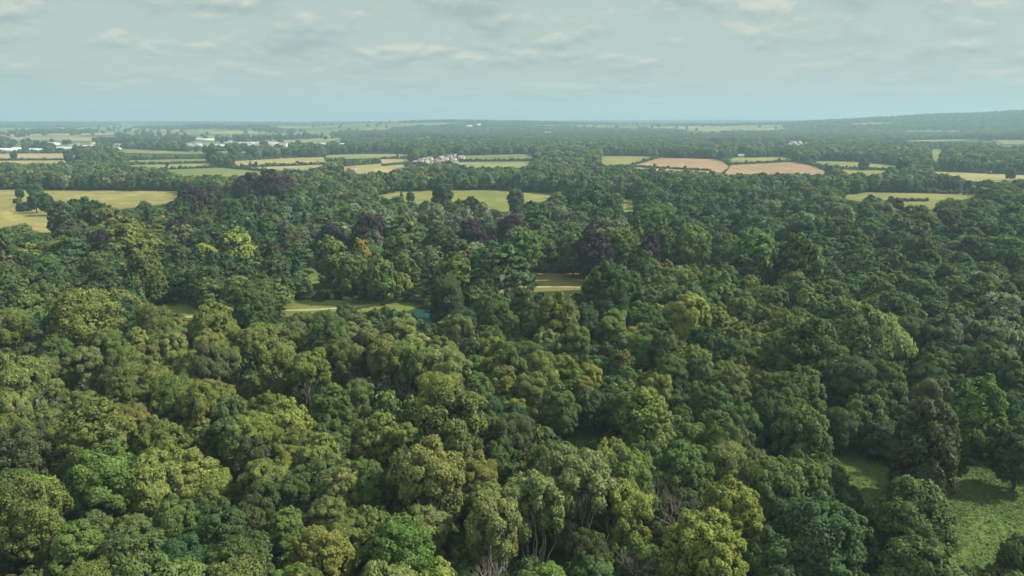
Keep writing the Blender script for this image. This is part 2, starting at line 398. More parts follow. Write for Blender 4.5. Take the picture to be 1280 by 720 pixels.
def add_tree(kind, x, y, s, pal, label=None, group=None, sz=None, special=False):
    v = int(rg.integers(0, NV[kind]))
    TREES.append(dict(kind=kind, v=v, x=x, y=y, s=s, sz=sz or s * float(rg.uniform(0.92, 1.1)), rot=float(rg.uniform(0, 6.283)),
                      tint=jit(rg, PAL[pal][0], 0.08), pal=pal, label=label, group=group, special=special))
    return TREES[-1]
def spec(kind, cx, cy, w, pal, label=None, hk=1.0):
    """a particular tree, from the middle of its crown and its crown width in the photograph"""
    if cy > 440: w = w * 0.9
    p = PROTO[kind][0]; kz = p['H'] / p['W'] * hk; d = ray(cx, cy)
    t = CAM_H / (0.60 * kz * w / FPX - d[2])
    W = w / FPX * t
    return add_tree(kind, d[0] * t, d[1] * t, W / p['W'], pal, label, special=True, sz=W / p['W'] * hk)

# ---------------------------------------------------------------- open ground seen between the trees (outlines in the photograph, laid on the ground)
FIELDS = [  # name, outline, material key, label-free structure
 ('field_pasture', [(-90,238),(0,237),(110,238),(225,239),(236,250),(200,256),(150,262),(90,268),(72,291),(-90,291)], 'past'),
 ('field_stubble', [(-60,193.5),(95,192.5),(97,199),(-60,200)], 'tan'),
 ('field_stubble', [(-60,201.5),(96,200.5),(96,204),(40,206),(-60,207)], 'straw'),
 ('field_grass', [(158,200.5),(255,198.5),(262,202),(240,204.5),(160,205)], 'green'),
 ('field_grass', [(160,206.5),(262,204.5),(268,208),(200,211.5),(165,211)], 'pale'),
 ('field_grass', [(205,212.5),(290,209),(345,215),(340,222),(215,220)], 'green'),
 ('field_straw', [(288,202),(330,197.5),(404,196.5),(408,204),(300,208)], 'straw'),
 ('field_straw', [(300,210),(404,206),(400,212),(330,215)], 'straw'),
 ('field_grass', [(404,194),(470,191.5),(512,193),(509,197),(410,199)], 'pale'),
 ('field_straw', [(428,208.5),(500,203),(508,210),(490,216),(432,219)], 'straw'),
 ('field_stubble', [(476,199),(510,199),(511,205),(478,207)], 'tan'),
 ('field_grass', [(577,194.5),(664,192.5),(668,199),(577,200.5)], 'green'),
 ('field_grass', [(574,203),(662,202),(660,210),(574,210.5)], 'pale'),
 ('field_meadow', [(445,248),(495,239.5),(560,237),(625,237.5),(705,243),(712,250),(650,264),(600,266),(500,262)], 'meadow'),
 ('field_meadow', [(765,249.5),(790,249.5),(792,266),(764,266)], 'meadow'),
 ('field_grass', [(752,195),(822,195.5),(786,208),(752,208.5)], 'yg'),
 ('field_ploughed', [(826,197),(900,199),(911,209),(900,217),(800,213),(790,207.5)], 'brown'),
 ('field_grass', [(905,197.5),(984,196),(992,201),(914,205)], 'yg'),
 ('field_ploughed', [(914,206.5),(994,202.5),(1026,210),(1036,219),(905,219)], 'brown2'),
 ('field_grass', [(1008,201),(1070,202),(1132,208),(1110,212),(1040,209)], 'yg'),
 ('field_grass', [(1046,212),(1110,213.5),(1100,220),(1062,219)], 'yg'),
 ('field_grass', [(1168,210.5),(1340,216),(1340,219),(1166,213)], 'green'),
 ('field_straw', [(1166,214.5),(1340,221.5),(1340,230),(1220,227),(1168,220)], 'straw'),
 ('field_meadow', [(1036,246),(1085,240.5),(1218,241.5),(1228,245),(1180,254),(1160,264),(1130,264),(1075,252)], 'meadow2'),
 ('field_grass', [(1110,177),(1200,174.5),(1290,176.5),(1290,179),(1150,179)], 'pale'),
 ('field_grass', [(1240,180),(1300,180.5),(1300,184),(1255,184)], 'pale'),
 ('field_straw', [(1163,187),(1179,187.5),(1172,204),(1168,204)], 'yg'),
 ('field_stubble', [(30,170.3),(145,169.3),(145,171.3),(30,172.6)], 'tan'),
 ('field_straw', [(880,177),(960,177),(960,178.6),(885,178.6)], 'pale'),
 ('field_straw', [(440,171.6),(540,170.6),(560,171.6),(450,172.9)], 'pale'),
 ('field_stubble', [(1130,163.0),(1200,163.2),(1200,165),(1128,164.6)], 'pale'),
 ('field_grass', [(150,187),(250,191),(300,189.5),(330,192),(230,194),(150,192)], 'green'),
]
CLEAR = [   # parkland lawns, glades, the lake and the paths near the middle
 [(195,385),(233,377),(262,386),(264,396),(185,397)],
 [(350,384),(400,378),(470,380),(525,366),(548,368),(520,381),(420,391),(350,391)],
 [(664,340),(732,340),(744,352),(730,362),(700,368),(655,368),(600,366),(560,368),(600,361),(662,360)],
 [(835,324),(880,325),(890,333),(845,338)],
 [(752,338),(785,334),(800,340),(775,347)],
 [(692,542),(740,537),(768,541),(765,553),(705,560)],
 [(1052,572),(1094,570),(1116,592),(1108,630),(1080,625)],
 [(1190,586),(1234,576),(1340,590),(1340,690),(1250,716),(1204,712),(1190,640)],
 [(376,316),(390,320),(402,345),(386,350)],
 [(526,386),(547,386),(546,410),(522,410)], [(526,386),(547,386),(546,410),(522,410)],
 [(50,407),(92,406),(92,411),(50,411)],
 [(770,250),(790,250),(790,262),(770,262)],
]
GAPS = [[(466,452),(522,452),(514,507),(468,500)], [(84,466),(130,466),(126,484),(90,484)], [(312,468),(402,470),(398,500),(330,500)], [(606,640),(640,640),(640,688),(610,688)], [(735,425),(760,425),(758,450),(738,450)], [(0,478),(40,478),(40,496),(0,496)]]
OVER = {13: [(462,248),(497,240),(560,238),(625,238),(704,244),(708,250),(672,251),(655,256),(640,264),(606,264),(590,254),(572,252),(552,258),(530,250),(505,255),(498,248)]}
MASKS = [OVER.get(i, f[1]) for i, f in enumerate(FIELDS)] + CLEAR + GAPS
BB = [(min(p[0] for p in q), max(p[0] for p in q), min(p[1] for p in q), max(p[1] for p in q)) for q in MASKS]
def blocked(x, y, z0, W, H, pad=0.0, low=False):
    """would this tree stand on, or hide, ground the photograph shows open?"""
    for dx, hz in ((0, 1.03), (-.5, .65), (.5, .65), (0, .45), (-.33, .9), (.33, .9), (0, .7), (-.5, .35), (.5, .35), (0, .02)):
        px, py = proj(x + dx * W, y, z0 + hz * H)
        for q, b in zip(MASKS[:len(MASKS) - len(GAPS)] if low else MASKS, BB):
            if b[0] <= px <= b[1] and b[2] - 1 <= py <= b[3] and inside(px, py + pad, q): return True
    return False

# ---------------------------------------------------------------- the trees one can single out
def S(*rows):
    for r in rows: spec(*r)
S(('conifer',3,318,26,'N'), ('beech',232,245,22,'P'),('beech',248,246,22,'P'),('beech',264,246,20,'P'),
  ('beech',317,236,32,'P'),('beech',338,236,36,'P'),('beech',357,240,28,'P'),('beech',224,291,32,'P'),('beech',124,303,25,'P'),
  ('cedar',92,312,50,'T'),('beech',416,303,34,'P'),('oval',343,319,19,'P'),('dome',364,307,26,'N'),('dome',297,318,42,'Y'),
  ('dome',160,308,48,'Y'),('dome',141,280,32,'O'),('dome',414,328,42,'L'),('dome',80,272,34,'D'),('dome',100,268,36,'T'),('dome',118,276,34,'D'),
  ('dome',25,241,10,'D'),('dome',47,243,17,'T'),('dome',44,252,19,'D'),('bush',30,258,15,'D'),('dome',58,256,18,'T'),('bush',21,251,8,'G'),('dome',68,282,14,'D'),
  ('beech',457,297,40,'P'),('oval',453,319,23,'A',None,1.25),('dome',502,322,40,'O'),('dome',566,344,46,'B'),('cedar',632,335,64,'T'),('cedar',505,294,50,'G'),
  ('cedar',668,285,46,'T'),('beech',594,298,32,'P'),('conifer',617,301,14,'P'),('beech',637,292,34,'P'),('dome',657,315,42,'G'),('bush',697,333,18,'B'),
  ('bush',678,333,15,'Y'),('dome',717,318,38,'G'),('beech',743,316,38,'P',None,1.3),('oval',811,318,28,'P',None,1.2),('dome',780,316,40,'B'),('dome',504,357,26,'O'),
  ('dome',440,350,38,'G'),('dome',476,352,38,'G'),('dome',838,308,38,'G'),('dome',722,255,30,'D'),('dome',743,256,34,'D'),('dome',764,263,26,'D'),
  ('dome',551,250,25,'D'),('conifer',502,247,8,'D'),('dome',513,247,10,'D'),('dome',646,252,20,'N'),
  ('willow',480,276,30,'S'),('willow',510,279,30,'S'),('willow',540,275,34,'S'),('willow',572,279,34,'S'),('willow',602,272,30,'S'),('willow',701,272,30,'S'),('willow',724,277,26,'S'),
  ('willow',862,307,48,'B'),('dome',913,312,32,'G'),('oval',951,305,26,'O'),('dome',942,332,54,'G'),('dome',1002,329,60,'G'),('dome',1090,254,17,'D'),('dome',1118,259,22,'D'),
  ('dome',1006,446,92,'G'),('willow',1096,430,84,'L'),('dome',1178,430,58,'S'),('willow',1246,434,70,'S'),('dome',1056,490,62,'D'),('dome',1272,575,64,'D'),
  ('dome',698,516,52,'G'),('dome',741,514,44,'D'),('oval',850,523,27,'B'),('dome',912,592,56,'L'),('dome',912,648,74,'Y'),('dome',878,696,104,'Y'),
  ('plane',1022,684,112,'T'),('plane',1062,678,70,'D'),('plane',1150,655,100,'G'),('plane',1148,722,96,'G'),('dome',1275,706,54,'D'),('plane',968,712,80,'T'),
  ('ash',720,610,92,'L'),('ash',668,632,84,'L'),('dome',398,703,84,'Y'),('dome',112,549,94,'O'),('dome',32,578,74,'N'),('plane',193,606,80,'Y'),('plane',240,596,70,'Y'),
  ('plane',272,612,52,'Y'),('dome',468,553,72,'Y'),('ash',535,602,90,'L'),('ash',568,537,90,'O'),('dome',416,522,58,'G'),('dome',281,502,46,'Y'),('dome',205,555,68,'O'),
  ('plane',92,692,70,'B'),('plane',168,694,82,'G'),('dome',361,668,50,'B'),('dome',492,690,92,'B'),('dome',112,412,68,'O'),('ash',105,460,44,'L'),('dome',320,433,38,'O'),
  ('dome',5,430,52,'O'),('ash',478,446,56,'O'),('ash',508,452,52,'O'),('ash',540,460,52,'L'),('ash',566,468,48,'L'),('ash',430,452,50,'O'),('dome',781,471,27,'B'),('dome',803,446,36,'B'),
  ('dome',556,512,62,'Y'),('ash',620,660,80,'L'),('ash',780,640,70,'Y'),('willow',1005,606,66,'G'),('willow',960,610,84,'G'),('dome',1235,470,70,'G'),('willow',1000,545,84,'G'),
  ('willow',690,585,70,'G'),('bush',655,560,40,'N'),('ash',345,455,60,'O'),('ash',385,470,60,'O'),('ash',30,480,70,'L'),('dome',700,410,60,'Y'),('ash',860,400,52,'Y'),('dome',618,395,50,'G'),('dome',560,380,44,'D'),
  ('dome',760,372,60,'T'),('dome',412,425,50,'G'),('dome',270,410,56,'O'))
spec('oval', 806, 528, 72, 'Y', hk=0.9)
spec('oval', 1213, 520, 70, 'B', hk=1.15)
spec('birch', 1156, 556, 84, 'N', hk=0.95)
spec('birch', 1130, 585, 40, 'S', hk=0.9)
spec('willow', 1166, 500, 62, 'N')
for i in range(11): spec('conifer', 222 + i * 10.5 + (i % 3) * 1.5, 264 + (i % 2) * 2, 13, 'T', hk=0.95)

# colour and habit of the rest, by neighbourhood: centre in the photograph, colours, habits
ZONES = [
 (60,650,'GOGOB','DPDW'),(200,650,'GGTOO','DPDP'),(330,620,'GONGG','DADW'),(300,690,'GTGOB','DPA'),(450,640,'ONLOG','AWD'),(560,640,'LOYLL','AAW'),(560,700,'GYLO','DAW'),
 (660,690,'LYLN','AAW'),(740,690,'LLYG','AAD'),(820,600,'GOGB','WWD'),(900,540,'GTNG','WDW'),(1000,630,'TGG','PWD'),(1100,700,'DG','PD'),(60,560,'OYLN','DAW'),(180,520,'OOYG','DAD'),
 (40,500,'LLON','AAW'),(300,540,'OOYG','DAD'),(400,560,'OYGO','DAP'),(200,450,'OLOG','AWD'),(330,470,'OLON','AAA'),(450,470,'OLL','AA'),(540,450,'OLLY','AAA'),(640,470,'GOYG','DAD'),
 (640,520,'GDNT','DWD'),(720,450,'YOLG','ADA'),(780,430,'YYLG','DAD'),(760,500,'GDT','DW'),(860,460,'GDTO','DDW'),(870,400,'GOYG','DAD'),(950,400,'GGOO','DWD'),(1000,500,'GTGD','WDD'),
 (1060,400,'GTDO','DDW'),(1180,380,'GDTD','DD'),(1100,480,'DDG','DW'),(1250,500,'GDT','DD'),(1250,400,'SGDG','WD'),(60,370,'GTDG','DD'),(200,360,'GTOD','DDC'),(280,360,'DTG','CD'),
 (330,340,'TDG','CDK'),(60,300,'GODN','DKD'),(180,330,'GTYN','DKD'),(300,290,'TDSG','CDO'),(380,350,'GTD','DC'),(450,370,'GD','D'),(400,270,'SSGT','WDW'),(520,270,'SSGG','WWD'),
 (450,290,'STNG','DWK'),(600,290,'SNT','DK'),(700,300,'GTS','DD'),(660,400,'DTG','DD'),(850,350,'GTO','DD'),(900,310,'DTD','DD'),(800,280,'TGB','DC'),(850,260,'DTG','DDO'),
 (960,360,'GGOG','DW'),(1050,330,'TDG','DDK'),(1150,310,'TGDN','DD'),(1250,330,'TGDG','DD'),(1100,280,'TSG','DW'),(1000,270,'TGS','DDC'),(600,250,'TD','D'),(300,250,'TGP','DC'),(160,250,'TGDP','DC')]
HAB = dict(D='dome', P='plane', W='willow', A='ash', C='conifer', K='cedar', O='oval', B='bush')
def zone(px, py):
    return min(ZONES, key=lambda z: (z[0] - px) ** 2 + ((z[1] - py) * 1.7) ** 2 + 0)
def at_crown(cx, cy, z):
    d = ray(cx, cy); t = (z - CAM_H) / d[2]; return d[0] * t, d[1] * t
BARE = [at_crown(852, 628, 15), at_crown(800, 690, 10), at_crown(503, 488, 5), at_crown(612, 700, 12)]
SPX = np.array([(a, b, 12.0) for a, b in BARE] + [(a * .93, b * .93, 10.0) for a, b in BARE[:3]] + [(t['x'], t['y'], PROTO[t['kind']][0]['W'] * t['s']) for t in TREES])
FILL = []
SPV = []
for t in TREES:
    p_ = PROTO[t['kind']][0]; a_, b_ = proj(t['x'], t['y'], p_['H'] * t['sz'] * .6); SPV.append((a_, b_, p_['W'] * t['s'] / math.hypot(t['x'], t['y']) * FPX, t['y']))
SPV = np.array(SPV)
def hexgrid(y0, y1, step, halfangle=40.5):
    row = 0; y = y0
    while y < y1:
        wid = y * math.tan(R(halfangle)) + 30; x = -wid + (row % 2) * step / 2
        while x < wid:
            yield x + rg.uniform(-.36, .36) * step, y + rg.uniform(-.36, .36) * step
            x += step
        y += step * 0.87; row += 1
for x, y, big in [(a, b, 1.0) for a, b in hexgrid(112, 300, 9.7)] + [(a, b, 1.18) for a, b in hexgrid(300, 440, 11.6)] + [(a, b, 1.62) for a, b in hexgrid(440, 960, 16.4)]:
    px, py = proj(x, y, 11)
    if px < -70 or px > 1350: continue
    if px > 1276 and 575 < py < 760: continue
    z = zone(px + rg.normal() * 14, py + rg.normal() * 8)
    kind = HAB[z[3][int(rg.integers(0, len(z[3])))]]
    if kind == 'dome' and rg.random() < 0.25: kind = 'oval'
    pal = z[2][int(rg.integers(0, len(z[2])))]
    s = float(rg.uniform(0.60, 1.0)) * big; p = PROTO[kind][0]
    if kind in ('cedar',) and py > 380: kind = 'dome'
    W = p['W'] * s; H = p['H'] * s / big ** 0.45
    d = np.hypot(SPX[:, 0] - x, SPX[:, 1] - y)
    if (d < 0.40 * (SPX[:, 2] + W)).any(): continue
    tx, ty = proj(x, y, H * 0.97); wf = W / math.hypot(x, y) * FPX
    near = SPV[(SPV[:, 3] > y + 3) & (np.abs(SPV[:, 0] - tx) < 0.42 * SPV[:, 2] + 0.30 * wf) & (SPV[:, 1] + 0.12 * SPV[:, 2] > ty) & (SPV[:, 3] < y + 95)]
    if len(near) and rg.random() < 0.85:
        kk_ = 0.55; s *= kk_; W *= kk_; H *= kk_; tx, ty = proj(x, y, H)
        if (near[:, 1] + 0.15 * near[:, 2] > ty).any(): continue
    if blocked(x, y, 0, W, H):
        s = float(rg.uniform(0.4, 1.0)); kind = 'bush'
        if rg.random() < 0.5 or blocked(x, y, 0, 9 * s, 6 * s, 1.5, True): continue
        pal = 'GDOT'[int(rg.integers(0, 4))]
    v = int(rg.integers(0, NV[kind]))
    FILL.append(dict(kind=kind, v=v, x=x, y=y, s=s, sz=s / big ** 0.45 * float(rg.uniform(0.80, 1.20)), rot=float(rg.uniform(0, 6.283)), tint=jit(rg, PAL[pal][0], 0.12),
                     pal=pal, label=None, group=None, special=False, py=py))
AX = np.array([(t['x'], t['y'], PROTO[t['kind']][0]['W'] * t['s']) for t in TREES + FILL if t['y'] < 420])
for x, y in hexgrid(112, 360, 7.0):
    px, py = proj(x, y, 3)
    if rg.random() < 0.15: continue
    if px < -40 or px > 1320 or (np.hypot(AX[:, 0] - x, AX[:, 1] - y) < 0.30 * AX[:, 2]).any(): continue
    s = float(rg.uniform(0.5, 0.95))
    if blocked(x, y, 0, 9 * s, 6 * s, 1.5, True): continue
    pal = 'GDTGON'[int(rg.integers(0, 6))]
    FILL.append(dict(kind='bush', v=int(rg.integers(0, NV['bush'])), x=x, y=y, s=s, sz=s * float(rg.uniform(0.9, 1.5)), rot=float(rg.uniform(0, 6.283)), tint=jit(rg, PAL[pal][0], 0.12),
                     pal=pal, label=None, group=None, special=False, py=py))
# the trees that show largest become things; each habit up to its share
CAP = dict(dome=265, oval=75, ash=130, willow=110, plane=60, bush=110, conifer=30, cedar=12, birch=20, beech=20)
cnt = {k: sum(t['kind'] == k for t in TREES) for k in NV}
def shows(t):
    px, py = proj(t['x'], t['y'], PROTO[t['kind']][0]['H'] * t['sz'] * .8)
    return -25 < px < 1305 and py < 745
REST = []
for t in sorted(FILL, key=lambda t: t['y'] / (PROTO[t['kind']][0]['W'] * t['s'])):
    if shows(t) and cnt[t['kind']] < CAP[t['kind']]: cnt[t['kind']] += 1; TREES.append(t)
    elif t['y'] > 135: REST.append(t)

# ---------------------------------------------------------------- build one thing per tree
USED = {}    # (kind, variant, grade) -> crown object, the source for the far wood
def tree_obj(t, lod=None, label=None, z=0.0):
    p = PROTO[t['kind']][t['v']]; nm, cat, _ = KNAME[t['kind']]
    dist = math.hypot(t['x'], t['y'])
    if lod is None: lod = 0 if dist < 360 else (1 if dist < 1150 else 2)
    root = bpy.data.objects.new(nm, None); COL.objects.link(root); root.empty_display_size = 1
    root.location = (t['x'], t['y'], z); root.rotation_euler = (0, 0, t['rot']); root.scale = (t['s'] * t.get('ax', 1), t['s'] / t.get('ax', 1), t['sz'])
    root['category'] = cat; root['label'] = label or t['label'] or ''
    if t['group']: root['group'] = t['group']
    c = bpy.data.objects.new('crown', p['crown'](lod)); COL.objects.link(c); c.parent = root
    c['tint'] = [float(v) for v in t['tint']]
    k = bpy.data.objects.new('trunk', p['trunk']); COL.objects.link(k); k.parent = root
    USED.setdefault((t['kind'], t['v'], lod), c)
    return root

# ---------------------------------------------------------------- ground, fields, lake, paths
GM = dict(
 past=ground_material('pasture', (0.165, 0.145, 0.058), (0.125, 0.122, 0.048), 0.012, (0.22, 0.19, 0.08), rough_scale=0.2),
 tan=ground_material('stubble', (0.24, 0.18, 0.115), (0.20, 0.155, 0.10), 0.006, rows=(0.4, 0.013), rough_scale=0.1),
 straw=ground_material('ripening_straw', (0.225, 0.185, 0.088), (0.175, 0.16, 0.078), 0.006, rows=(1.2, 0.013), rough_scale=0.1),
 green=ground_material('grass_field', (0.092, 0.115, 0.05), (0.125, 0.132, 0.058), 0.007, rows=(0.2, 0.013), rough_scale=0.1),
 pale=ground_material('pale_grass_field', (0.15, 0.155, 0.078), (0.115, 0.13, 0.062), 0.006, rows=(0.9, 0.013), rough_scale=0.1),
 yg=ground_material('yellowing_field', (0.155, 0.145, 0.056), (0.12, 0.125, 0.05), 0.006, rows=(1.0, 0.013), rough_scale=0.1),
 brown=ground_material('red_soil', (0.215, 0.14, 0.088), (0.18, 0.125, 0.08), 0.005, (0.20, 0.155, 0.098), rows=(0.7, 0.013), rough_scale=0.1),
 brown2=ground_material('red_soil_bare', (0.205, 0.135, 0.088), (0.18, 0.122, 0.08), 0.006, (0.215, 0.15, 0.10), rows=(0.1, 0.013), rough_scale=0.1),
 meadow=ground_material('meadow', (0.098, 0.115, 0.036), (0.13, 0.13, 0.045), 0.010, (0.15, 0.14, 0.06), rough_scale=0.15),
 meadow2=ground_material('dry_meadow', (0.11, 0.122, 0.042), (0.14, 0.135, 0.052), 0.012, (0.155, 0.125, 0.062), rough_scale=0.15),
 lawn=ground_material('park_lawn', (0.075, 0.105, 0.028), (0.105, 0.125, 0.036), 0.05, (0.13, 0.125, 0.042), rough_scale=0.5),
 brownlawn=ground_material('worn_lawn', (0.13, 0.105, 0.045), (0.10, 0.10, 0.036), 0.05, rough_scale=0.5),
 glade=ground_material('rough_glade', (0.055, 0.095, 0.024), (0.08, 0.11, 0.032), 0.05, (0.105, 0.115, 0.042), rough_scale=0.9),
 path=ground_material('gravel_path', (0.27, 0.24, 0.16), (0.22, 0.20, 0.135), 0.1))
def structure(o): o['kind'] = 'structure'; return o
def sheet(name, poly, mat, lift=0.03, kind='structure'):
    import bmesh
    pts = [ground(*p) for p in poly]; far = max(math.hypot(*p) for p in pts) > 2550
    bm = bmesh.new(); f = bm.faces.new([bm.verts.new((x, y, 0)) for x, y in pts])
    if f.normal.z < 0: f.normal_flip()
    if far:
        bmesh.ops.triangulate(bm, faces=bm.faces[:]); 
        for _ in range(4): bmesh.ops.subdivide_edges(bm, edges=bm.edges[:], cuts=1, use_grid_fill=True)
        for v in bm.verts:   # slide along the line of sight distance so that the field lies on the hillside
            v.co.z = float(relief(v.co.x, v.co.y)) + 2.5
    else:
        for v in bm.verts: v.co.z = lift
    bm.normal_update()
    if sum(f.normal.z for f in bm.faces) < 0:
        for f in bm.faces: f.normal_flip()
    me = bpy.data.meshes.new(name); bm.to_mesh(me); bm.free(); me.materials.append(mat)
    o = bpy.data.objects.new(name, me); COL.objects.link(o); o['kind'] = kind; return o
def terrain():
    m = new_mat('countryside'); nt = m.node_tree
    tc = N(nt, 'ShaderNodeTexCoord'); geo = tc.outputs['Object']
    mp = N(nt, 'ShaderNodeMapping'); mp.inputs['Rotation'].default_value = (0, 0, 0.5); mp.inputs['Scale'].default_value = (1 / 300, 1 / 420, 0); L(nt, geo, mp.inputs[0])
    vo = N(nt, 'ShaderNodeTexVoronoi'); vo.inputs['Scale'].default_value = 1.0; L(nt, mp.outputs[0], vo.inputs['Vector'])
    sp = N(nt, 'ShaderNodeSeparateColor'); L(nt, vo.outputs['Color'], sp.inputs[0])
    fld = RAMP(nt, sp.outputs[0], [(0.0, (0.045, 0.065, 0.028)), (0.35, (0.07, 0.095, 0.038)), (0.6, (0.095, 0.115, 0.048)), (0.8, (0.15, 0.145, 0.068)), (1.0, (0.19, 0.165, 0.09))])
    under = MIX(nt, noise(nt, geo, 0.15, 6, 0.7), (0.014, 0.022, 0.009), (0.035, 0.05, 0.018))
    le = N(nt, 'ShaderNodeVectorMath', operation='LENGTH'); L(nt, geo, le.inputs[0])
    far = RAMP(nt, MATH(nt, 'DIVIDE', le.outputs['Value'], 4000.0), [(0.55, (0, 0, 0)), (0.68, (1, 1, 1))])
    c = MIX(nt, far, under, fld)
    c = MIX(nt, 1.0, c, RAMP(nt, noise(nt, geo, 0.01, 6, 0.65), [(0.3, (0.7, 0.75, 0.75)), (0.7, (1.25, 1.2, 1.15))]), 'MULTIPLY')
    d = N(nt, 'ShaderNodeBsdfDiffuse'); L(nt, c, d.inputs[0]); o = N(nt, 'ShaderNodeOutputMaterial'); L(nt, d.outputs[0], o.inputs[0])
    rad = np.concatenate([[30, 100, 250, 500, 900, 1500, 2100, 2600], np.arange(2700, 19001, 110)])
    az = np.concatenate([np.arange(-50, 50, 0.4), np.arange(50, 310, 5)]); A = np.radians(az)
    X = np.outer(rad, np.sin(A)); Y = np.outer(rad, np.cos(A)); Z = relief(X, Y)
    V = np.concatenate([[[0, 0, 0]], np.stack([X, Y, Z], -1).reshape(-1, 3)]); na, nr = len(A), len(rad)
    i, j = np.meshgrid(np.arange(nr - 1), np.arange(na), indexing='ij'); j2 = (j + 1) % na
    F = np.stack([1 + i * na + j, 1 + (i + 1) * na + j, 1 + (i + 1) * na + j2, 1 + i * na + j2], -1).reshape(-1, 4)[:, ::-1]
    jj = np.arange(0, na); c0 = np.stack([np.zeros(na, int), 1 + (jj + 1) % na, 1 + jj, 1 + jj], -1)
    me = bpy.data.meshes.new('ground')
    faces = [tuple(map(int, f)) for f in F] + [(0, int(1 + (a + 1) % na), int(1 + a)) for a in range(na)]
    me.from_pydata(V.tolist(), [], faces); me.update(); me.materials.append(m)
    for pl in me.polygons: pl.use_smooth = True
    o = bpy.data.objects.new('ground', me); COL.objects.link(o); structure(o)
    return o
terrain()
for nm, poly, mk in FIELDS: sheet(nm, poly, GM[mk], 0.25)
sheet('lawn', [(120,388),(195,374),(300,374),(470,376),(540,360),(560,372),(500,392),(400,405),(250,418),(60,424),(40,405)], GM['lawn'], 0.05)
sheet('lawn', [(560,356),(668,342),(735,341),(745,354),(735,362),(600,368)], GM['brownlawn'], 0.06)
sheet('lawn', [(740,334),(790,330),(900,318),(910,345),(850,352),(760,350)], GM['lawn'], 0.06)
sheet('lawn', [(370,305),(392,305),(410,352),(380,356)], GM['lawn'], 0.06)
sheet('glade', [(670,536),(770,526),(800,560),(780,600),(700,610),(660,580)], GM['glade'], 0.05)
sheet('glade', [(1030,560),(1100,550),(1330,560),(1500,720),(1500,900),(1180,900),(1060,690)], GM['glade'], 0.05)
def ribbon(name, pts, w, mat, lift):
    g = [np.array(ground(*p)) for p in pts]; V = []; F = []
    for i, p in enumerate(g):
        t = g[min(i + 1, len(g) - 1)] - g[max(i - 1, 0)]; t = t / np.linalg.norm(t); n = np.array([-t[1], t[0]])
        V += [(*(p + n * w / 2), lift), (*(p - n * w / 2), lift)]
    for i in range(len(g) - 1): F.append((2 * i, 2 * i + 1, 2 * i + 3, 2 * i + 2))
    o = bpy.data.objects.new(name, mesh_from(name, V, F, mat)); COL.objects.link(o); structure(o); return o
ribbon('path', [(20,412),(90,408.5),(190,400),(300,391),(350,388.5),(400,387),(450,383),(500,376),(530,369),(560,366),(610,364),(650,362)], 3.5, GM['path'], 0.12)
ribbon('path', [(650,359.5),(690,358.5),(730,359)], 3.0, GM['path'], 0.13)
wm = new_mat('lake_water'); nt = wm.node_tree
pb = N(nt, 'ShaderNodeBsdfPrincipled'); pb.inputs['Specular IOR Level'].default_value = 0.22; pb.inputs['Base Color'].default_value = (0.012, 0.042, 0.050, 1); pb.inputs['Roughness'].default_value = 0.12
tcw = N(nt, 'ShaderNodeTexCoord'); bmp = N(nt, 'ShaderNodeBump'); bmp.inputs['Strength'].default_value = 0.15
L(nt, noise(nt, tcw.outputs['Object'], 0.8, 4), bmp.inputs['Height']); L(nt, bmp.outputs[0], pb.inputs['Normal'])
wo_ = N(nt, 'ShaderNodeOutputMaterial'); L(nt, pb.outputs[0], wo_.inputs[0])
sheet('lake', [(505,428),(514,392),(530,384),(580,380),(640,371),(660,374),(620,392),(560,425)], wm, 0.09)

def rough_grass(name, poly, n, size, tint, label, seed):
    rng = np.random.default_rng(seed); P = []
    x0, x1 = min(p[0] for p in poly), max(p[0] for p in poly); y0, y1 = min(p[1] for p in poly), max(p[1] for p in poly)
    g = [ground(*p) for p in poly]; gx0, gx1 = min(p[0] for p in g), max(p[0] for p in g); gy0, gy1 = min(p[1] for p in g), max(p[1] for p in g)
    while len(P) < n:
        x, y = rng.uniform(gx0, gx1), rng.uniform(gy0, gy1)
        if inside(x, y, g) and fbm(x, y, 9, seed) > rng.uniform(-1.6, 0.6): P.append((x, y, rng.uniform(0.05, 0.4)))
    P = np.array(P); Nn = unit(np.array([0, 0, 1.0]) + rng.normal(size=P.shape) * 0.5)
    V, F = leaves(rng, P, Nn, size, 1.8)
    o = bpy.data.objects.new(name, mesh_from(name, V, F, LEAF, np.clip(0.5 + 0.16 * np.array([fbm(a[0], a[1], 12, 2) for a in P]) + rng.uniform(-.08, .08, n), 0, 1), unit(Nn * 0.3 + np.array([0, 0, 1.0])))); COL.objects.link(o)
    o['kind'] = 'stuff'; o['label'] = label; o['tint'] = tint
rough_grass('rough_grass', [(1030,560),(1100,550),(1330,560),(1420,720),(1420,860),(1180,860),(1060,690)], 60000, 0.24, [0.075, 0.120, 0.034], 'rough tussocky grass of the meadow at the right edge', 3)
rough_grass('rough_grass', [(670,536),(770,526),(800,560),(780,600),(700,610),(660,580)], 16000, 0.26, [0.07, 0.12, 0.03], 'bright rough grass in the small glade', 5)

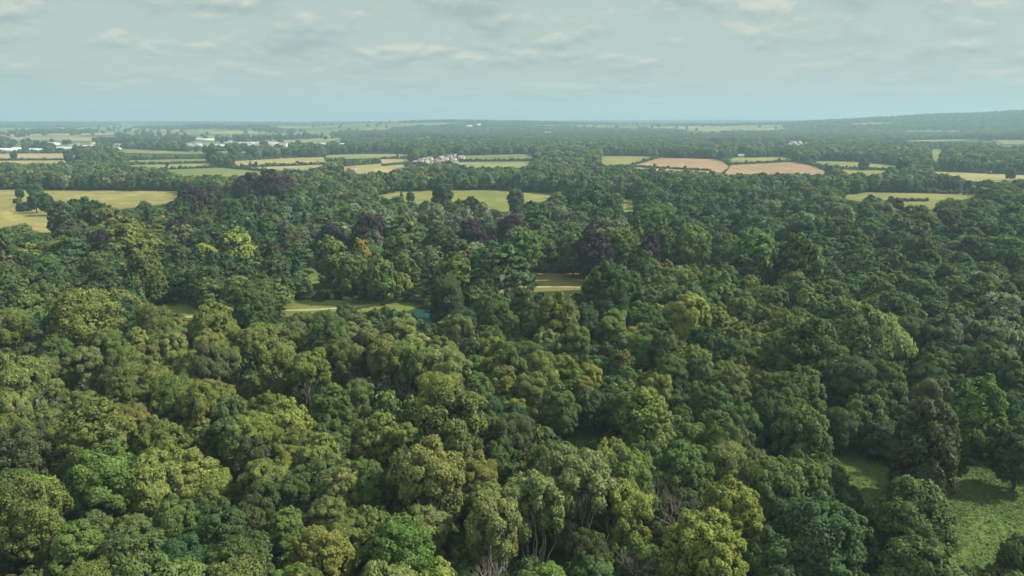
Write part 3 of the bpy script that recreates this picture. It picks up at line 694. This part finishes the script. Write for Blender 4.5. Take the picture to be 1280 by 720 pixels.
# ---------------------------------------------------------------- labels for the trees
LAND = [('the bare grey tree', 855, 640), ('the lake', 535, 410), ('the worn pale lawn', 695, 362), ('the small glade', 730, 556), ('the rough meadow', 1235, 650), ('the tall grey birch', 1156, 590),
        ('the broad yellow-green limes', 272, 630), ('the golden oval tree', 453, 330), ('the fallen dead tree', 503, 497), ('the left path', 80, 410), ('the left pasture', 60, 285), ('the conifer row', 275, 285),
        ('the purple beech clump', 337, 255), ('the central meadow', 600, 262), ('the eastern meadow', 1140, 262), ('the bright tall oval', 1213, 548), ('the left lawn', 225, 395),
        ('the big green dome', 1006, 470), ('the left frame edge', 0, 540), ('the bottom left corner', 60, 715), ('the bottom edge centre', 560, 715), ('the pale stem stand', 480, 470)]
LG = [(n, *ground(a, b)) for n, a, b in LAND]
ORD = ['first', 'second', 'third', 'fourth', 'fifth', 'sixth', 'seventh', 'eighth', 'ninth', 'tenth', 'eleventh', 'twelfth', 'thirteenth', 'fourteenth', 'fifteenth', 'sixteenth', 'seventeenth', 'eighteenth', 'nineteenth', 'twentieth']
ORD += ['twenty-' + o for o in ORD[:9]] + ['thirtieth'] + ['thirty-' + o for o in ORD[:9]]
def name_trees(ts):
    fam = {}
    for t in ts:
        if t['label']: continue
        q = [(math.hypot(t['x'] - gx, t['y'] - gy), n, gx, gy) for n, gx, gy in LG]
        d, n, gx, gy = min(q); dx, dy = t['x'] - gx, (t['y'] - gy)
        rel = ('right of' if dx > 0 else 'left of') if abs(dx) > abs(dy) else ('beyond' if dy > 0 else 'in front of')
        ww = PROTO[t['kind']][0]['W'] * t['s']; sz = 'large' if ww > 14.5 else ('small' if ww < 10 else 'mid-sized')
        fam.setdefault((t['kind'], t['pal'], n, rel, sz), []).append((d, id(t), t))
    for (kd, pal, n, rel, sz), l in fam.items():
        cat = KNAME[kd][1]; l.sort(key=lambda a: a[0])
        for i, (_, _, t) in enumerate(l):
            if len(l) == 1: t['label'] = f"{sz} {PAL[pal][1]} {cat}, the only one {rel} {n}"
            else: t['label'] = f"{sz} {PAL[pal][1]} {cat}, {ORD[i]} one {rel} {n}"
name_trees(TREES)
GRP = dict(dome='broadleaf trees of the wood', oval='oval-crowned trees of the wood', beech='copper beeches in the park', plane='coarse-leaved lime trees', ash='pale-stemmed ash trees',
           willow='feathery willows', birch='birches by the meadow', bush='low shrubs', cedar='cedars in the park', conifer='conifers in the park')
for t in TREES:
    t['ax'] = float(rg.uniform(0.88, 1.14)); t['group'] = GRP[t['kind']]; tree_obj(t)

# dead and bare trees
def bare(x, y, H, label, seed, spread=0.9, depth=5):
    rng = np.random.default_rng(seed)
    root = bpy.data.objects.new('dead_tree', None); COL.objects.link(root); root.location = (x, y, 0); root['label'] = label; root['category'] = 'dead tree'
    T = Tubes(); tp = limb(rng, (0, 0, -.4), (rng.normal() * .5, rng.normal() * .5, H * .42), 0.42, 0.26, T, 0.04, 7, 4)
    tr = bpy.data.objects.new('trunk', T.mesh('trunk', DEAD)); COL.objects.link(tr); tr.parent = root
    for b in range(7):
        T = Tubes()
        def grow(p, d, ln, r, lv):
            q = p + d * ln; pts = limb(rng, p, q, r, r * 0.55, T, 0.06, 4, 3)
            if lv == 0: return
            for i in range(3 if lv > 1 else 4):
                nd = unit(d * 0.9 + rng.normal(size=3) * 0.55 * spread + np.array([0, 0, 0.22])); grow(pts[-1 - (i % 2)], nd, ln * rng.uniform(0.55, 0.8), r * 0.52, lv - 1)
        a = b * 2.399; grow(np.array(tp[2 + b % 3]), unit(np.array([math.cos(a) * spread, math.sin(a) * spread, 0.9])), H * 0.22, 0.15, depth - 1)
        o = bpy.data.objects.new('limb', T.mesh('limb', DEAD)); COL.objects.link(o); o.parent = tr
x, y = BARE[0]; bare(x, y, 23, 'bare grey tree with a fan of leafless twigs left of a yellow-green dome', 5)
x, y = BARE[1]; bare(x, y, 13, 'small bare pale tree among green crowns near the bottom edge', 8, depth=4)
x, y = BARE[2]; bare(x, y, 11, 'pale fallen-looking dead tree in a dark gap below tall pale stems', 9, 1.3, 4)
x, y = BARE[3]; bare(x, y, 15, 'thin leafless tree among pale olive ash crowns at the bottom', 12, depth=4)

# ---------------------------------------------------------------- farm hedges and the trees along them
def hedge(a, b, h, w, label, pal='D'):
    pa, pb = np.array(ground(*a)), np.array(ground(*b)); ln = np.linalg.norm(pb - pa); rng = np.random.default_rng(abs(int(a[0] * 7 + b[1])) + 1)
    mid = (pa + pb) / 2; n = max(3, int(ln / (w * 1.1))); lobes = []
    for i in range(n):
        p = pa + (pb - pa) * (i + .5) / n - mid; s = rng.uniform(0.75, 1.25)
        if rng.random() < 0.06: s *= 1.9
        lobes.append(((p[0] + rng.normal() * .4, p[1] + rng.normal() * .4, h * 0.45 * s), (w * 0.62, w * 0.62, h * 0.55 * s)))
    V, F, v, sf = foliage(rng, lobes, min(12000, n * 60), 1.5, nsub=4, subr=0.6, core=0.1, centre=(0, 0, -h))
    o = bpy.data.objects.new('hedge', mesh_from('hedge', V, F, LEAF, v, sf)); COL.objects.link(o)
    z = float(relief(*mid)); o.location = (mid[0], mid[1], z); o['tint'] = [float(q) for q in jit(rng, PAL[pal][0], .1)]
    o['label'] = label; o['category'] = 'hedge'; o['group'] = 'hedges between the fields'
for a, b, h, w, lab in [
 ((786,208.5),(826,196.5),4,5,'hedge slanting up between the yellow-green and reddish fields'), ((752,209.3),(790,208.5),4,5,'short hedge under the yellow-green field'),
 ((790,208.8),(888,214),4,5,'dark hedge along the near edge of the first reddish field'), ((898,198),(913,206),7,7,'curving tree-lined hedge between the two reddish fields'),
 ((914,205.8),(992,201.8),4,5,'hedge above the second reddish field'), ((986,197),(1050,219),7,8,'thick dark hedge slanting down right of the reddish field'),
 ((994,200),(1066,201.5),5,6,'hedge along the far edge of the small green field'), ((1110,212.6),(1168,210),5,6,'hedge left of the long green strip'),
 ((1166,213.8),(1330,220.6),5,6,'long dark hedge between the green strip and the straw field'), ((1040,210.8),(1110,212.8),5,6,'hedge between the two small yellow-green fields'),
 ((574,201.8),(664,200.8),5,6,'hedge between the two fields right of the village'), ((577,194),(664,192),4,5,'hedge above the fields right of the village'),
 ((300,209),(405,205.3),5,6,'hedge between the two straw fields'), ((288,201.6),(404,195.6),5,6,'hedge above the left straw field'), ((262,203.5),(160,205.8),4,5,'hedge between the pale strips on the left'),
 ((268,208.8),(345,215.6),5,6,'hedge slanting down left of the straw fields'), ((200,212),(290,208.8),4,5,'hedge above the lower left grass field'), ((158,200),(255,198),5,6,'hedge along the far side of the left grass fields'),
 ((476,198.3),(512,198),5,6,'hedge above the small brown field by the village'), ((478,207.6),(512,204.6),4,5,'hedge under the small brown field by the village'),
 ((-50,200.8),(96,199.8),4,6,'dark hedge between the stubble strips at the left edge'), ((-50,192.7),(95,191.8),5,6,'hedge along the far side of the left stubble'),
 ((404,193.4),(512,192.2),5,6,'hedge above the pale field left of the village'), ((1090,239.3),(1226,244),6,6,'long dark clipped hedge behind the eastern meadow')]:
    hedge(a, b, h, w, lab)
def extra(kind, px, py, w, pal, label, group='trees standing in the fields'):
    g = ground(px, py); t = add_tree(kind, g[0], g[1], w / PROTO[kind][0]['W'], pal, label, group); tree_obj(t, z=float(relief(*g)))
for px, py, w, lab in [(669,200,17,'round tree on the hedge right of the village, left of a pair'), (679,200,15,'round tree on the hedge right of the village, right of a pair'),
 (1079,213,17,'big tree standing alone between the small yellow-green fields'), (1143,220,10,'dark slim tree on the long straw field'), (1125,225,20,'dark tree before the straw field'),
 (267,203,26,'tall dark tree between the left strips and the straw field'), (290,200,20,'round tree at the corner of the left straw field'), (1262,226,14,'small tree on the right end of the straw field'),
 (18,200,13,'small round tree in the stubble strips at the left edge'), (88,206,17,'round tree at the right end of the stubble strips')]:
    extra('dome', px, py, w, 'D', lab)
for i in range(7): extra('bush', 1130 + i * 4.6, 251.5 + (i % 2) * .5, 5, 'D', f'{"first second third fourth fifth sixth seventh".split()[i]} from the left in a row of small dark shrubs on the eastern meadow', 'shrubs in a row on the eastern meadow')

# ---------------------------------------------------------------- houses, sheds
WALLW = plain('white_render', (0.44, 0.42, 0.385)); WALLB = plain('brick_wall', (0.30, 0.235, 0.185)); ROOFR = plain('clay_tiles', (0.20, 0.145, 0.12)); ROOFG = plain('slate', (0.17, 0.17, 0.18))
SHED = plain('shed_cladding', (0.55, 0.56, 0.56), 0.5); SHEDR = plain('shed_roof', (0.36, 0.39, 0.41), 0.5); GLASS = plain('window_glass', (0.04, 0.05, 0.06), 0.15)
def boxm(name, x0, x1, y0, y1, z0, z1, mat):
    V = [(x, y, z) for z in (z0, z1) for x, y in ((x0, y0), (x1, y0), (x1, y1), (x0, y1))]
    F = [(0, 3, 2, 1), (4, 5, 6, 7), (0, 1, 5, 4), (1, 2, 6, 5), (2, 3, 7, 6), (3, 0, 4, 7)]; return mesh_from(name, V, F, mat)
def roofm(name, lx, ly, z0, z1, mat, over=0.5):
    a, b = lx / 2 + over, ly / 2 + over
    V = [(-a, -b, z0), (a, -b, z0), (a, b, z0), (-a, b, z0), (-a, 0, z1), (a, 0, z1)]
    me = bpy.data.meshes.new(name); me.from_pydata(V, [], [(0, 1, 5, 4), (2, 3, 4, 5), (0, 4, 3), (1, 2, 5), (0, 3, 2, 1)]); me.materials.append(mat); return me
BMASK = []
def building(px, py, lx, ly, h, rot, label, cat, wall, roof, group, rh=None, dz=0.0):
    dd = CAM_H / max(0.004, (py - 150) * 0.00109); hw = lx / dd * FPX / 2 + .6; BMASK.append((px - hw, px + hw, py - (h + 2) / dd * FPX, py + .4))
    nm = cat.replace(' ', '_'); x, y = ground(px, py)
    if math.hypot(x, y) > 2600:    # on the rise: find where the line of sight meets the land
        d = ray(px, py); ts = np.linspace(2400, 16000, 3000); zz = CAM_H + d[2] * ts; hh = relief(d[0] * ts, d[1] * ts)
        kx = np.argmax(zz < hh + 1.5); x, y = d[0] * ts[kx], d[1] * ts[kx]
    root = bpy.data.objects.new(nm, None); COL.objects.link(root); root.location = (x, y, float(relief(x, y)) + dz); root.rotation_euler = (0, 0, rot)
    root['label'] = label; root['category'] = cat; root['group'] = group
    def part(me, par=root):
        o = bpy.data.objects.new(me.name.split('.')[0], me); COL.objects.link(o); o.parent = par; return o
    w = part(boxm('wall', -lx / 2, lx / 2, -ly / 2, ly / 2, -1, h, wall)); r = part(roofm('roof', lx, ly, h, h + (rh or ly * 0.42), roof))
    if cat == 'house':
        for i, s in enumerate((-1, 1)):
            for zf in (1.0, 3.7):
                if zf + 1.3 < h: part(boxm('window', s * lx * 0.28 - .7, s * lx * 0.28 + .7, -ly / 2 - .05, -ly / 2 - .003, zf, zf + 1.3, GLASS))
        part(boxm('door', -.55, .55, -ly / 2 - .06, -ly / 2 - .003, 0, 2.1, ROOFR)); c = part(boxm('chimney', lx * .34, lx * .34 + 1, -.5, .5, h, h + ly * .42 + 1.4, WALLB), r)
    else:
        part(boxm('door', -2.5, 2.5, -ly / 2 - .08, -ly / 2 - .003, 0, min(h - .5, 4.5), GLASS))
hv = np.random.default_rng(77)
VIL = [(521,205.2,'w'),(526,203,'b'),(532,202,'w'),(534,206.5,'w'),(537.5,200.4,'w'),(539,205,'b'),(544,207.5,'w'),(546,202.5,'r'),(550,204.8,'r'),(552,199.5,'b'),(556,203.6,'w'),(558,200.2,'w'),(563,205.8,'b'),(567,201.3,'w'),(570,206.8,'w'),(562,197.6,'b'),(569,196.6,'w'),(577,199,'w')]
for i, (px, py, q) in enumerate(VIL):
    d = 'white rendered' if q == 'w' else ('reddish' if q == 'r' else 'brick')
    side = ['far left', 'left', 'middle', 'right', 'far right'][min(4, int((px - 515) / 12.5))]; dep = 'front' if py > 205 else ('back' if py < 201 else 'centre')
    o = sum(1 for a in VIL[:i] if ['far left', 'left', 'middle', 'right', 'far right'][min(4, int((a[0] - 515) / 12.5))] == side and ('front' if a[1] > 205 else ('back' if a[1] < 201 else 'centre')) == dep and a[2] == q)
    building(px, py, hv.uniform(11, 17), hv.uniform(7, 9), hv.uniform(5, 6.5), hv.uniform(-.8, .8), f"{d} house at the {side} of the village, {dep} row" + ('' if o == 0 else ', the one further right'), 'house', WALLW if q == 'w' else WALLB, ROOFR if (i % 3) else ROOFG, 'houses of the village')
building(816, 262.5, 24, 10, 9, 0.1, 'pale long house half hidden among dark trees right of the small meadow', 'house', WALLW, ROOFG, 'country houses')
building(365, 215, 16, 9, 7, 0.3, 'pale house among trees right of the straw fields', 'house', WALLW, ROOFR, 'country houses')
building(440, 214, 18, 9, 6, -0.2, 'brick farmhouse on the straw field left of the village', 'house', WALLB, ROOFR, 'country houses')
building(926, 196.5, 18, 9, 5, 0.1, 'small white farmhouse above the second yellowing field', 'house', WALLW, ROOFG, 'country houses')
for i, (px, py, lx, ly, h, lab) in enumerate([(5,189,75,30,7,'long white shed at the left edge of the frame'),(45,188,55,26,6,'wide pale shed second from the left edge'),(22,187,30,20,7,'small pale shed between the two widest left sheds'),
 (67,181.3,38,30,9,'pale shed standing behind the left sheds'),(80,186.3,60,25,7,'low pale shed right of the wide left sheds'),(257,175.6,90,40,8,'big white warehouse on the left horizon'),(276,183,50,26,6,'low pale warehouse in front of the big white one'),
 (305,180.8,40,24,7,'white warehouse left of the town middle'),(318,180.8,30,24,8,'grey-white shed in the middle of the town'),(342,180.6,52,26,7,'bright white warehouse in the town right of centre'),(398,181.6,40,24,8,'small white shed at the right end of the town'),
 (427,182,26,18,8,'tiny white shed by the wood right of the town'),(587,158.6,75,50,13,'white works building on the far ridge'),(598,157.5,40,30,18,'tall pale works building on the ridge crest'),(685,166.8,40,24,10,'tiny white building beyond the central wood'),
 (112,184.5,44,24,7,'low pale shed in the scattered buildings left of the town'),(145,187,30,18,6,'small grey shed before the left hill fields')]):
    building(px, py, lx, ly, h, 0.05 * ((i % 5) - 2), lab, 'warehouse', SHED, SHEDR, 'warehouses of the distant town', rh=2.5)
building(358, 188.5, 9, 9, 26, 0.1, 'white upright tower in front of the town', 'tower', WALLW, ROOFG, 'warehouses of the distant town', rh=5)
for i in range(46):   # the town houses, tiny at this distance
    px = float(hv.choice([hv.uniform(90, 165), hv.uniform(225, 420), hv.uniform(225, 420), hv.uniform(300, 430), hv.uniform(280, 420), hv.uniform(960, 1010)])); py = float(hv.uniform(178, 185.5))
    if any(b[0] - 3 < px < b[1] + 3 and b[2] - 1 < py < b[3] + 1 for b in BB): continue
    side = 'left' if px < 200 else ('right' if px > 900 else 'middle')
    building(px, py, hv.uniform(12, 30), hv.uniform(8, 14), hv.uniform(5, 8), hv.uniform(-1, 1), f'tiny pale house of the distant town on the {side}', 'town house', WALLW if i % 3 else WALLB, ROOFR if i % 2 else ROOFG, f'tiny houses of the distant town, {side}')

# ---------------------------------------------------------------- the far wood: one mass
far_pts = []
for t in REST: far_pts.append((t['kind'], t['v'], 1 if math.hypot(t['x'], t['y']) < 1150 else 2, t['x'], t['y'], 0.0, t['s'], t['sz'], t['rot'], t['tint']))
FARPAL = 'GTDGSDOTT'
def hides(x, y, z, W, H):
    a, b = proj(x, y, z + H * .9); c, d = proj(x, y, z); w = W * .42 / math.hypot(x, y) * FPX
    return any(a + w > q[0] and a - w < q[1] and b < q[3] and d > q[2] + .5 * (q[3] - q[2]) for q in BMASK)
for y0, y1, st, sc in ((960, 1500, 12.5, 1.0), (1500, 2650, 16, 1.15)):
    for x, y in hexgrid(y0, y1, st, 38):
        px, py = proj(x, y, 8)
        if px < -20 or px > 1300: continue
        kind = 'dome' if rg.random() < .8 else 'oval'; s = sc * float(rg.uniform(0.7, 1.1))
        if blocked(x, y, 0, 14 * s, 18 * s):
            if rg.random() < 0.6: continue
            s *= 0.35
            if blocked(x, y, 0, 14 * s, 18 * s): continue
        if hides(x, y, 0, 14 * s, 17 * s):
            s *= 0.5
            if rg.random() < 0.55 or hides(x, y, 0, 14 * s, 15 * s): continue
        pal = FARPAL[int(rg.integers(0, 9))]
        if px < 560 and 212 < py < 240 and rg.random() < .2: pal = 'O'
        far_pts.append((kind, int(rg.integers(0, NV[kind])), 2, x, y, 0.0, s, s * float(rg.uniform(.85, 1.1)), float(rg.uniform(0, 6.28)), jit(rg, PAL[pal][0], .15)))
for y0, y1, st, sc, thr in ((2650, 4600, 24, 1.5, 0.15), (4600, 8600, 32, 1.5, 0.22), (8600, 13500, 64, 2.4, -0.15)):
    for x, y in hexgrid(y0, y1, st, 37):
        hz = float(relief(x, y)); px, py = proj(x, y, hz + 6)
        if px < -12 or px > 1292: continue
        wood = fbm(x, y, 800 if y < 8000 else 1400, 3) + (0.7 if 430 < px < 1000 and y < 4600 else 0) + (0.9 if px > 1000 and y < 4400 else 0) + (0.25 if y > 4600 else 0) + (0.6 if px > 980 and y > 4600 else 0) - (0.25 if px < 420 and y < 5000 else 0)
        s = sc * float(rg.uniform(.75, 1.1))
        if wood < thr and rg.random() > (0.04 if y < 4600 else 0.012): continue
        if blocked(x, y, hz, 14 * s, 14 * s) or hides(x, y, hz, 14 * s, 12 * s): continue
        if 3000 < y < 6500 and 225 < px < 425 and rg.random() < .75: continue
        pal = 'TDGT'[int(rg.integers(0, 4))]; kind = 'dome'
        far_pts.append((kind, int(rg.integers(0, NV[kind])), 2, x, y, hz - 3, s, s * 0.8, float(rg.uniform(0, 6.28)), jit(rg, PAL[pal][0], .15)))
keys = sorted({(p[0], p[1], p[2]) for p in far_pts})
print('things', len(TREES), 'far trees', len(far_pts), 'variants', len(keys), cnt)
# every crown shape the mass uses has to exist as a tree of its own: borrow the nearest variant that does
have = {}
for k_ in keys:
    if k_ in USED: have[k_] = k_
    else:
        alt = [u for u in USED if u[0] == k_[0] and u[2] == k_[2]] or [u for u in USED if u[0] == 'dome' and u[2] == k_[2]]
        have[k_] = sorted(alt)[k_[1] % len(alt)]
lst = sorted(set(have.values())); idx = {k_: i for i, k_ in enumerate(lst)}
me = bpy.data.meshes.new('woodland'); n = len(far_pts); me.vertices.add(n)
me.vertices.foreach_set('co', np.array([(p[3], p[4], p[5]) for p in far_pts], np.float32).ravel())
def attr(name, typ, data, key='value'):
    a = me.attributes.new(name, typ, 'POINT'); a.data.foreach_set(key, data)
attr('idx', 'INT', np.array([idx[have[(p[0], p[1], p[2])]] for p in far_pts], np.int32))
attr('scl', 'FLOAT_VECTOR', np.array([(p[6], p[6], p[7]) for p in far_pts], np.float32).ravel(), 'vector')
attr('rot', 'FLOAT_VECTOR', np.array([(0, 0, p[8]) for p in far_pts], np.float32).ravel(), 'vector')
attr('tint', 'FLOAT_VECTOR', np.array([p[9] for p in far_pts], np.float32).ravel(), 'vector')
me.materials.append(LEAF)
wood = bpy.data.objects.new('woodland', me); COL.objects.link(wood); wood['kind'] = 'stuff'; wood['label'] = 'mass of mixed green woodland running back to the far ridges'; wood['category'] = 'woodland'
ng = bpy.data.node_groups.new('woodland', 'GeometryNodeTree')
ng.interface.new_socket('Geometry', in_out='INPUT', socket_type='NodeSocketGeometry'); ng.interface.new_socket('Geometry', in_out='OUTPUT', socket_type='NodeSocketGeometry')
gi = ng.nodes.new('NodeGroupInput'); go = ng.nodes.new('NodeGroupOutput'); jn = ng.nodes.new('GeometryNodeJoinGeometry')
def named(nm, typ):
    a = ng.nodes.new('GeometryNodeInputNamedAttribute'); a.data_type = typ; a.inputs[0].default_value = nm; return a.outputs[0]
ia, sa, ra = named('idx', 'INT'), named('scl', 'FLOAT_VECTOR'), named('rot', 'FLOAT_VECTOR')
e2r = ng.nodes.new('FunctionNodeEulerToRotation'); ng.links.new(ra, e2r.inputs[0])
for k_, i in idx.items():
    cmpn = ng.nodes.new('FunctionNodeCompare'); cmpn.data_type = 'INT'; cmpn.operation = 'EQUAL'
    ng.links.new(ia, [s for s in cmpn.inputs if s.name == 'A' and s.type == 'INT'][0]); [s for s in cmpn.inputs if s.name == 'B' and s.type == 'INT'][0].default_value = i
    oi = ng.nodes.new('GeometryNodeObjectInfo'); oi.transform_space = 'ORIGINAL'; oi.inputs['Object'].default_value = USED[k_]
    ip = ng.nodes.new('GeometryNodeInstanceOnPoints')
    ng.links.new(gi.outputs[0], ip.inputs['Points']); ng.links.new(cmpn.outputs[0], ip.inputs['Selection']); ng.links.new(oi.outputs['Geometry'], ip.inputs['Instance'])
    ng.links.new(e2r.outputs[0], ip.inputs['Rotation']); ng.links.new(sa, ip.inputs['Scale']); ng.links.new(ip.outputs[0], jn.inputs[0])
ng.links.new(jn.outputs[0], go.inputs[0])
md = wood.modifiers.new('woodland', 'NODES'); md.node_group = ng

# ---------------------------------------------------------------- the air
hm = new_mat('haze'); nt = hm.node_tree
pv = N(nt, 'ShaderNodeVolumePrincipled'); pv.inputs['Color'].default_value = (0.355, 0.53, 0.62, 1); pv.inputs['Density'].default_value = 0.00013; pv.inputs['Anisotropy'].default_value = 0.1
ho = N(nt, 'ShaderNodeOutputMaterial'); L(nt, pv.outputs[0], ho.inputs['Volume'])
hz = bpy.data.objects.new('haze', boxm('haze', -19500, 19500, -19500, 19500, -2, 330, hm)); COL.objects.link(hz); hz['kind'] = 'stuff'
